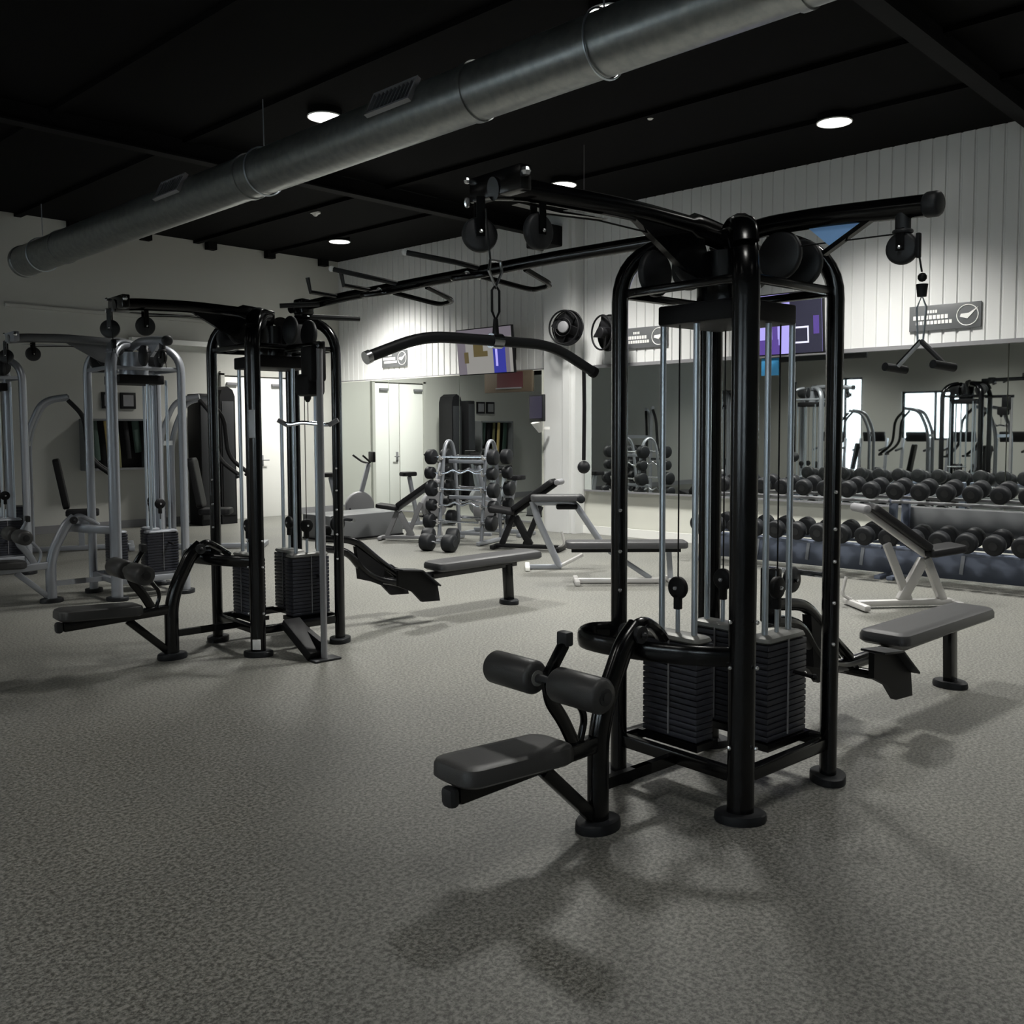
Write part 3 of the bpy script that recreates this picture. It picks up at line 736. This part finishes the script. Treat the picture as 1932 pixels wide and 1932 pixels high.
# ------------------------------------------------------------------ barbell rack
BX, BY, BR = 9.15, 9.55, SR - .45
def brack():
    t = thing('barbell_rack', 'silver rack with two arched side frames holding fixed barbells', 'barbell rack', (BX, BY, 0), BR)
    for xx in (-.33, .33):
        P = smooth([(xx, -.30, .04), (xx, -.17, 1.05)], .05) + bez((xx, -.16, 1.15), (xx, -.13, 1.40), (xx, 0, 1.41), 7) + bez((xx, 0, 1.41), (xx, .13, 1.40), (xx, .16, 1.15), 7) + [V(xx, .30, .04)]
        sf = MB().tube(P, .028, 12, side=(1, 0, 0), b=.022).obj('side_frame', SILVER, t)
        MB().beam((xx, -.40, .03), (xx, .40, .03), .06, .05, ch=.01).obj('foot', SILVER, sf)
        for k in range(5):
            z = .28 + .22 * k; w = .285 - .115 * (z / 1.1)
            for sg in (-1, 1):
                MB().tube(smooth([(xx, sg * w, z), (xx, sg * (w + .09), z - .01), (xx, sg * (w + .10), z + .05)], .02, 3), .011, 8).obj('hook', SILVERL, sf)
    for z in (.12, .62, 1.12):
        MB().beam((-.33, 0, z), (.33, 0, z), .04, .05, ch=.008).obj('cross_beam', SILVER, t)
brack()
bars = []
def barbell(r, bend):
    t = thing('fixed_barbell', 'x', 'barbell', (0, 0, 0), BR)
    P = [(-.42, 0, 0), (.42, 0, 0)] if not bend else smooth([(-.42, 0, 0), (-.22, 0, 0), (-.12, 0, .05), (0, 0, 0), (.12, 0, .05), (.22, 0, 0), (.42, 0, 0)], .03, 3)
    MB().tube(P, .014, 10).obj('bar', CHROME, t)
    for sg in (-1, 1):
        MB().cyl((sg * .42, 0, 0), (sg * .54, 0, 0), r, 20, ch=.02).obj('head', RUBBER, t)
    return t
side_n = {-1: 'near', 1: 'far'}
cr, sr_ = math.cos(BR), math.sin(BR)
pr = {}
for sg in (-1, 1):
    for k in range(5):
        z = .28 + .22 * k; w = .285 - .115 * (z / 1.1) + .055
        key = k % 2
        rr = (.105, .085)[key]
        if key not in pr: pr[key] = barbell(rr, key); o = pr[key]
        else: o = copy_tree(pr[key])
        dx = random.uniform(-.03, .03)
        o.location = (BX + dx * cr - sg * w * sr_, BY + dx * sr_ + sg * w * cr, z + .026)
        o['label'] = 'black round-ended barbell on the silver rack, %s hook from the floor, %s side' % (ords[k], side_n[sg])
        o['group'] = 'fixed barbells on the silver rack'

# ------------------------------------------------------------------ exercise bikes and treadmills
def bike(label, x, y, rz):
    t = thing('exercise_bike', label, 'exercise bike', (x, y, 0), rz, 'exercise bikes')
    for xx in (-.45, .45):
        MB().beam((xx, -.24, .03), (xx, .24, .03), .06, .05, ch=.01).obj('foot', SILVER, t)
    MB().beam((-.45, 0, .06), (.45, 0, .06), .07, .06, ch=.01).obj('base_beam', SILVER, t)
    MB().cyl((.22, -.05, .34), (.22, .05, .34), .24, 28, ch=.02).obj('flywheel', GREYM, t)
    MB().beam((-.10, 0, .08), (-.26, 0, .82), .06, .06, ch=.01).obj('seat_tube', SILVER, t)
    MB().pad((-.28, 0, .86), .26, .20, .07, .06).obj('saddle', BLACKM, t)
    MB().beam((.12, 0, .10), (.38, 0, 1.02), .06, .07, ch=.01).obj('front_tube', SILVER, t)
    MB().tube(smooth([(.20, -.24, 1.16), (.34, -.20, 1.05), (.38, 0, 1.03), (.34, .20, 1.05), (.20, .24, 1.16)], .06), .016, 8).obj('handlebar', BLACKM, t)
    MB().box((.44, 0, 1.13), (.04, .24, .17), ch=.015).obj('console', BLACKM, t)
    for sg in (-1, 1):
        MB().beam((.02, sg * .09, .32), (.10, sg * .10, .16), .02, .03).box((.10, sg * .15, .15), (.10, .09, .025)).obj('pedal', BLACKM, t)
bike('dark exercise bike by the far mirror, left of the pair', 9.15, 12.4, SR + .5)
bike('dark exercise bike by the far mirror, right of the pair', 10.15, 11.7, SR + .7)
bike('dark exercise bike right behind the fixed barbell rack', 10.1, 9.9, SR + 2.6)
def treadmill(label, x, y, rz):
    t = thing('treadmill', label, 'treadmill', (x, y, 0), rz, 'treadmills')
    MB().box((0, 0, .13), (1.75, .74, .16), ch=.03).obj('deck', GREYB, t)
    MB().box((-.1, 0, .215), (1.4, .5, .012)).obj('belt', RUBBER, t)
    for sg in (-1, 1):
        MB().beam((.62, sg * .36, .15), (.80, sg * .36, 1.30), .06, .09, ch=.01).obj('upright', SILVER, t)
        MB().beam((.76, sg * .36, 1.05), (.30, sg * .36, .98), .05, .05, ch=.01).obj('handrail', BLACKM, t)
    MB().box((.82, 0, 1.34), (.08, .60, .26), Matrix.Rotation(-.3, 3, 'Y'), ch=.02).obj('console', BLACKM, t)
for k in range(5):
    treadmill('grey-blue treadmill by the window wall behind the camera, %s of five' % ords[k], -2.4, 7.3 + 1.15 * k, PI)

# ------------------------------------------------------------------ chest press machines behind the silver tower
def press(label, x, y, rz):
    t = thing('chest_press_machine', label, 'exercise machine', (x, y, 0), rz, 'chest press machines')
    MB().beam((-.6, 0, .04), (.7, 0, .04), .08, .06, ch=.01).obj('base_beam', SILVER, t)
    for xx in (-.6, .7):
        MB().beam((xx, -.4, .035), (xx, .4, .035), .07, .06, ch=.01).obj('foot', SILVER, t)
    for sg in (-1, 1):
        MB().tube(smooth([(-.5, sg * .28, .05), (-.5, sg * .28, 1.5), (-.3, sg * .28, 1.95), (.0, sg * .28, 2.0)], .25, 6), .035, 12).obj('frame_tube', SILVER, t)
        a = MB().tube(smooth([(.0, sg * .28, 1.95), (.18, sg * .33, 1.75), (.22, sg * .36, 1.2), (.50, sg * .34, .98)], .25, 6), .028, 10).obj('press_arm', BLACKM, t)
        MB().cyl((.48, sg * .2, .97), (.48, sg * .46, .97), .022, 12).obj('hand_grip', RUBBER, a)
    MB().beam((-.5, -.28, 1.4), (-.5, .28, 1.4), .05, .06).obj('cross_beam', SILVER, t)
    MB().pad((.12, 0, .5), .40, .36, .08, .06).obj('seat_pad', BLACKM, t)
    MB().beam((.1, 0, .06), (.1, 0, .46), .07, .07).obj('seat_post', SILVER, t)
    R = Matrix.Rotation(math.radians(80), 3, 'Y')
    MB().pad((-.12, 0, .88), .66, .32, .08, .06, R).obj('back_pad', BLACKM, t)
    st = MB().box((-.62, 0, .10), (.16, .34, .04)).obj('weight_stack', SILVER, t)
    for k in range(14):
        MB().box((-.62, 0, .14 + k * .035), (.12, .30, .031)).obj('weight_plate', PLATE, st)
press('silver and black press machine with curved arms behind the silver towers', 5.0, 12.7, SR + .4)
press('silver and black press machine with curved arms left of the tall black cabinets', 6.3, 11.6, SR + .1)

press('press machine seen only in the mirror, nearest the camera', 1.4, 6.6, SR + 2.6)
press('press machine seen only in the mirror, between the other two', .6, 8.4, SR + 2.2)
press('press machine seen only in the mirror, nearest the windows', -.5, 10.2, SR + 1.8)
# ------------------------------------------------------------------ things on the far wall
t = thing('black_cabinet', 'narrow tall black cabinet by the white double door, left of the pair', 'cabinet', (7.86, 14.66, 0), 0, 'tall black cabinets')
MB().box((0, 0, 1.085), (.20, .42, 2.17), ch=.02).obj('body', BLACKM, t)
MB().box((0, -.215, 1.1), (.17, .012, 2.0), ch=.004).obj('front_panel', PLASTIC, t)
t = thing('black_cabinet', 'wider tall black cabinet with rounded top beside the white double door', 'cabinet', (8.27, 14.66, 0), 0, 'tall black cabinets')
MB().prism([(-.14, .2, 0), (.14, .2, 0), (.14, .2, 2.13), (.10, .2, 2.24), (0, .2, 2.30), (-.10, .2, 2.24), (-.14, .2, 2.13)], (0, -.4, 0)).obj('body', BLACKM, t)
MB().box((0, -.205, 1.1), (.22, .012, 1.9), ch=.004).obj('front_panel', PLASTIC, t)
for x, lb in ((6.60, 'left'), (6.90, 'right')):
    t = thing('framed_notice', 'small dark framed notice on the far wall, %s of the two' % lb, 'picture', (x, YF - .02, 2.05), 0, 'framed notices on the far wall')
    MB().box((0, 0, 0), (.25, .03, .26), ch=.004).obj('frame', BLACKM, t)
    MB().box((0, -.017, 0), (.17, .004, .18)).obj('sheet', GREYM, t)
t = thing('wall_shelf_unit', 'dark open wall unit with olive and green straps hanging inside', 'shelf', (6.62, YF - .14, .95), 0)
MB().box((0, .12, .40), (1.0, .02, .80)).obj('back_board', BLACKM, t)
MB().box((0, 0, .79), (1.0, .26, .03)).box((0, 0, .01), (1.0, .26, .03)).box((-.49, 0, .4), (.03, .26, .8)).box((.49, 0, .4), (.03, .26, .8)).obj('case', GREYS, t)
for x, m, w, l in ((-.36, GREEN, .13, .62), (-.15, YELLOW, .08, .70), (.0, OLIVE, .07, .74), (.16, BLACKM, .08, .6), (.32, GREEN, .12, .5)):
    MB().tube(smooth([(x, -.02, .77), (x + .03, -.03, .4), (x + .05, -.02, .77 - l)], .1), w / 2, 10, side=(1, 0, 0), b=.02).obj('strap', m, t)

# ------------------------------------------------------------------ things on the right wall
def tv(name, label, x, y0, y1, z0, z1, tilt, parts):
    t = thing(name, label, 'television', (x, (y0 + y1) / 2, (z0 + z1) / 2), 0)
    w, h = y1 - y0, z1 - z0
    R = Matrix.Rotation(-tilt, 3, 'Y')
    # local frame: -x faces the room, +y to the left as seen
    MB().box((0, 0, 0), (.05, w, h), R, ch=.008).obj('bezel', BLACKM, t)
    MB().box(R @ V(.05, 0, 0), (.06, w * .5, h * .5), R, ch=.02).obj('back_cover', BLACKM, t)
    MB().beam((.05, 0, 0), (XR - x - .02, 0, .02), .06, .06).box((XR - x - .02, 0, .02), (.02, .2, .25)).obj('wall_mount', BLACKM, t)
    sc = MB().box(R @ V(-.026, 0, 0), (.004, w - .03, h - .03), R).obj('screen', parts[0], t)
    for i, (a, b, c, d, m) in enumerate(parts[1]):
        # a..b from left to right, c..d from top to bottom, all 0..1
        y_ = (w - .03) * (.5 - (a + b) / 2); z_ = (h - .03) * (.5 - (c + d) / 2)
        MB().box(R @ V(-.0285 - .0004 * i, y_, z_), (.002, (w - .03) * (b - a), (h - .03) * (d - c)), R, ch=0).obj('screen_picture', m, sc)
tv('wall_television', 'television with a purple picture behind the near tower', 10.5, 5.05, 6.25, 2.43, 3.16, .08,
   (SC_L, [(0, .28, 0, 1, SC_P), (.28, .50, .0, .75, SC_L), (.28, .55, .75, 1, SC_V), (.46, .52, .15, .95, SC_V), (.53, .66, 0, .85, SC_L), (.66, 1, 0, 1, SC_D), (.70, .86, .56, .84, SC_W), (.715, .845, .59, .81, SC_D), (.70, .80, .05, .10, SC_G), (.91, .97, .4, .7, SC_V)]))
tv('wall_television', 'tilted television showing a pale picture with a blue figure, left of the pilaster', 10.5, 9.98, 11.2, 2.42, 3.14, .10,
   (SC_G, [(0, .15, 0, 1, SC_U), (0, 1, 0, .22, SC_U), (.12, .20, .5, .75, SC_O), (.30, .48, .34, .62, SC_O), (.40, .56, .5, .62, SC_O), (.66, .88, .28, 1, mat('blue_screen', (.01, .01, .03), .3, emit=(.03, .035, .28), es=1)), (.70, .74, .30, .85, SC_L), (.88, .95, .35, 1, SC_U)]))
t = thing('sign_or_reflection', 'wide dark red and brown panel standing for a mirrored screen below the pale television', 'sign', (10.87, 10.46, 2.31), 0)  # solid panel, a television's reflection in the mirror put into its colours
MB().box((0, 0, 0), (.03, 1.04, .33), ch=.012).obj('panel', WOODD, t)
MB().box((-.017, -.05, .03), (.006, .56, .24)).obj('picture', RED, t)
MB().box((-.021, -.02, -.10), (.004, .56, .022)).obj('stripe', GREYM, t)
t = thing('sign_or_reflection', 'small blue square sign on the mirror under the purple television', 'sign', (XR - .03, 6.05, 2.34), 0)
MB().box((0, 0, 0), (.012, .24, .22), ch=.003).obj('panel', SC_B, t)
def banner(label, y0, y1, z0, z1):
    w, h = y1 - y0, z1 - z0
    t = thing('wall_banner', label, 'banner', (XR - .045, (y0 + y1) / 2, (z0 + z1) / 2), 0, 'grey banners on the ribbed wall')
    MB().box((0, 0, 0), (.02, w, h), ch=.003).obj('panel', GREYS, t)
    g = MB()
    def bar(a, b, c, d):
        g.box((-.012, w * (.5 - (a + b) / 2), h * (.5 - (c + d) / 2)), (.004, w * (b - a), h * (d - c)))
    for i in range(4): bar(.26 + i * .037, .287 + i * .037, .20, .32)
    for i in range(9): bar(.06 + i * .056, .103 + i * .056, .40, .56)
    for i in range(10): bar(.10 + i * .052, .14 + i * .052, .62, .76)
    g.obj('lettering', PLATETOP if False else STICK, t)
    c = V(-.012, w * (-.32), 0)
    MB().torus(c, (1, 0, 0), h * .40, .006, 28, 6).obj('ring_mark', STICK, t)
    MB().prism([c + V(0, .28 * h, -.05 * h), c + V(0, .0, -.14 * h), c + V(0, -.40 * h, .30 * h), c + V(0, -.05 * h, .08 * h), c + V(0, .25 * h, .06 * h)], (-.004, 0, 0)).obj('swoosh_mark', STICK, t)
banner('grey banner with white lettering on the ribbed wall at right', 3.53, 4.30, 2.65, 2.93)
banner('grey banner with white lettering seen through the near tower', 7.60, 8.38, 2.70, 2.99)
banner('grey banner with white lettering at the far end of the ribbed wall', 13.15, 13.85, 2.70, 2.99)

t = thing('wall_fan', 'round black wall fan on the white pilaster', 'fan', (10.72, 9.12, 3.04), math.radians(12))
MB().torus((-.10, 0, 0), (1, 0, 0), .24, .014, 32, 8).torus((.02, 0, 0), (1, 0, 0), .25, .012, 32, 8).torus((-.13, 0, 0), (1, 0, 0), .13, .006, 24, 6).obj('guard', BLACKM, t)
for k in range(4):
    R = Matrix.Rotation(k * PI / 2 + .4, 3, 'X') @ Matrix.Rotation(.5, 3, 'Z')
    MB().box(R @ V(-.0, 0, .13) + V(-.04, 0, 0), (.012, .15, .18), R, ch=.004).obj('blade', BLACKM, t)
MB().cyl((-.14, 0, 0), (-.10, 0, 0), .085, 20, ch=.01).obj('hub', GREYM, t)
MB().cyl((.03, 0, 0), (.045, 0, 0), .24, 28).obj('back_plate', BLACKM, t)
MB().cyl((-.02, 0, 0), (.14, 0, 0), .09, 20, ch=.02).obj('motor', BLACKM, t)
MB().beam((.10, 0, 0), (.26, .05, -.12), .05, .05).box((.27, .05, -.12), (.02, .12, .2)).obj('wall_bracket', BLACKM, t)
t = thing('wall_fan', 'second black fan on the ribbed wall, half hidden by the near tower', 'fan', (10.78, 8.42, 2.92), math.radians(-15))
MB().torus((-.10, 0, 0), (1, 0, 0), .24, .014, 32, 8).torus((.02, 0, 0), (1, 0, 0), .25, .012, 32, 8).obj('guard', BLACKM, t)
for k in range(4):
    R = Matrix.Rotation(k * PI / 2 + .1, 3, 'X') @ Matrix.Rotation(.5, 3, 'Z')
    MB().box(R @ V(-.0, 0, .13) + V(-.04, 0, 0), (.012, .16, .20), R, ch=.004).obj('blade', BLACKM, t)
MB().cyl((.03, 0, 0), (.045, 0, 0), .25, 28).cyl((-.14, 0, 0), (.14, 0, 0), .08, 20, ch=.01).beam((.10, 0, 0), (.27, 0, -.05), .05, .05).obj('motor', BLACKM, t)

t = thing('wall_speaker', 'black box speaker high on the ribbed wall beside the near tower arm', 'speaker', (10.82, 9.62, 4.42), 0)
MB().box((0, 0, 0), (.34, .50, .30), ch=.02).obj('cabinet', BLACKM, t)
MB().box((-.172, 0, 0), (.01, .44, .25), ch=.003).obj('grille', PLASTIC, t)
t = thing('wall_monitor', 'small dark monitor on a white bracket by the white pilaster', 'monitor', (10.62, 9.62, 1.88), math.radians(-12))
MB().box((0, 0, 0), (.05, .36, .40), ch=.01).obj('casing', PLASTIC, t)
MB().box((-.027, 0, .01), (.004, .31, .33)).obj('screen', SC_D, t)
MB().cyl((.0, 0, -.20), (.06, 0, -.36), .10, 14, r1=.03).beam((.06, 0, -.3), (.22, 0, -.3), .04, .04).obj('bracket', WHITE, t)
t = thing('hanging_rope', 'thin black rope with a ball end hanging by the white pilaster', 'rope', (8.55, 7.02, 0))
MB().tube([(0, 0, 2.27), (.01, 0, 1.8), (0, 0, 1.2)], .022, 8).obj('rope', BLACKM, t)
MB().sphere((0, 0, 1.12), .075, 16).obj('ball_end', RUBBER, t)
MB().tube([(0, 0, 2.25), (0, 0, H)], .004, 6).obj('suspension_wire', GREYM, t)
t = thing('storage_box', 'low grey padded box by the far mirror', 'box', (8.50, 11.35, 0), 0)
MB().box((0, 0, .18), (1.3, .7, .36), ch=.02).obj('body', GREYS, t)
MB().box((0, 0, .012), (1.31, .71, .024)).obj('base_strip', BLACKM, t)

# ------------------------------------------------------------------ more free weights and benches near the barbell rack
o = copy_tree(protos[0]); o.location = (8.15, 9.10, .115); o.rotation_euler = (0, 0, SR - .5); o.scale = (1.5, 1.3, 1.3)
o['label'] = 'large black dumbbell lying on the floor before the silver barbell rack'; o['group'] = 'dumbbells on the floor'
o = copy_tree(protos[1]); o.location = (8.55, 9.50, .125); o.rotation_euler = (0, 0, SR - .2); o.scale = (1.5, 1.25, 1.25)
o['label'] = 'black dumbbell on the floor at the foot of the silver barbell rack'; o['group'] = 'dumbbells on the floor'
adj_bench('black adjustable bench right of the silver barbell rack', 9.05, 8.35, SR + PI - .3, F=BLACKM, P=BLACKM, s=1.02)
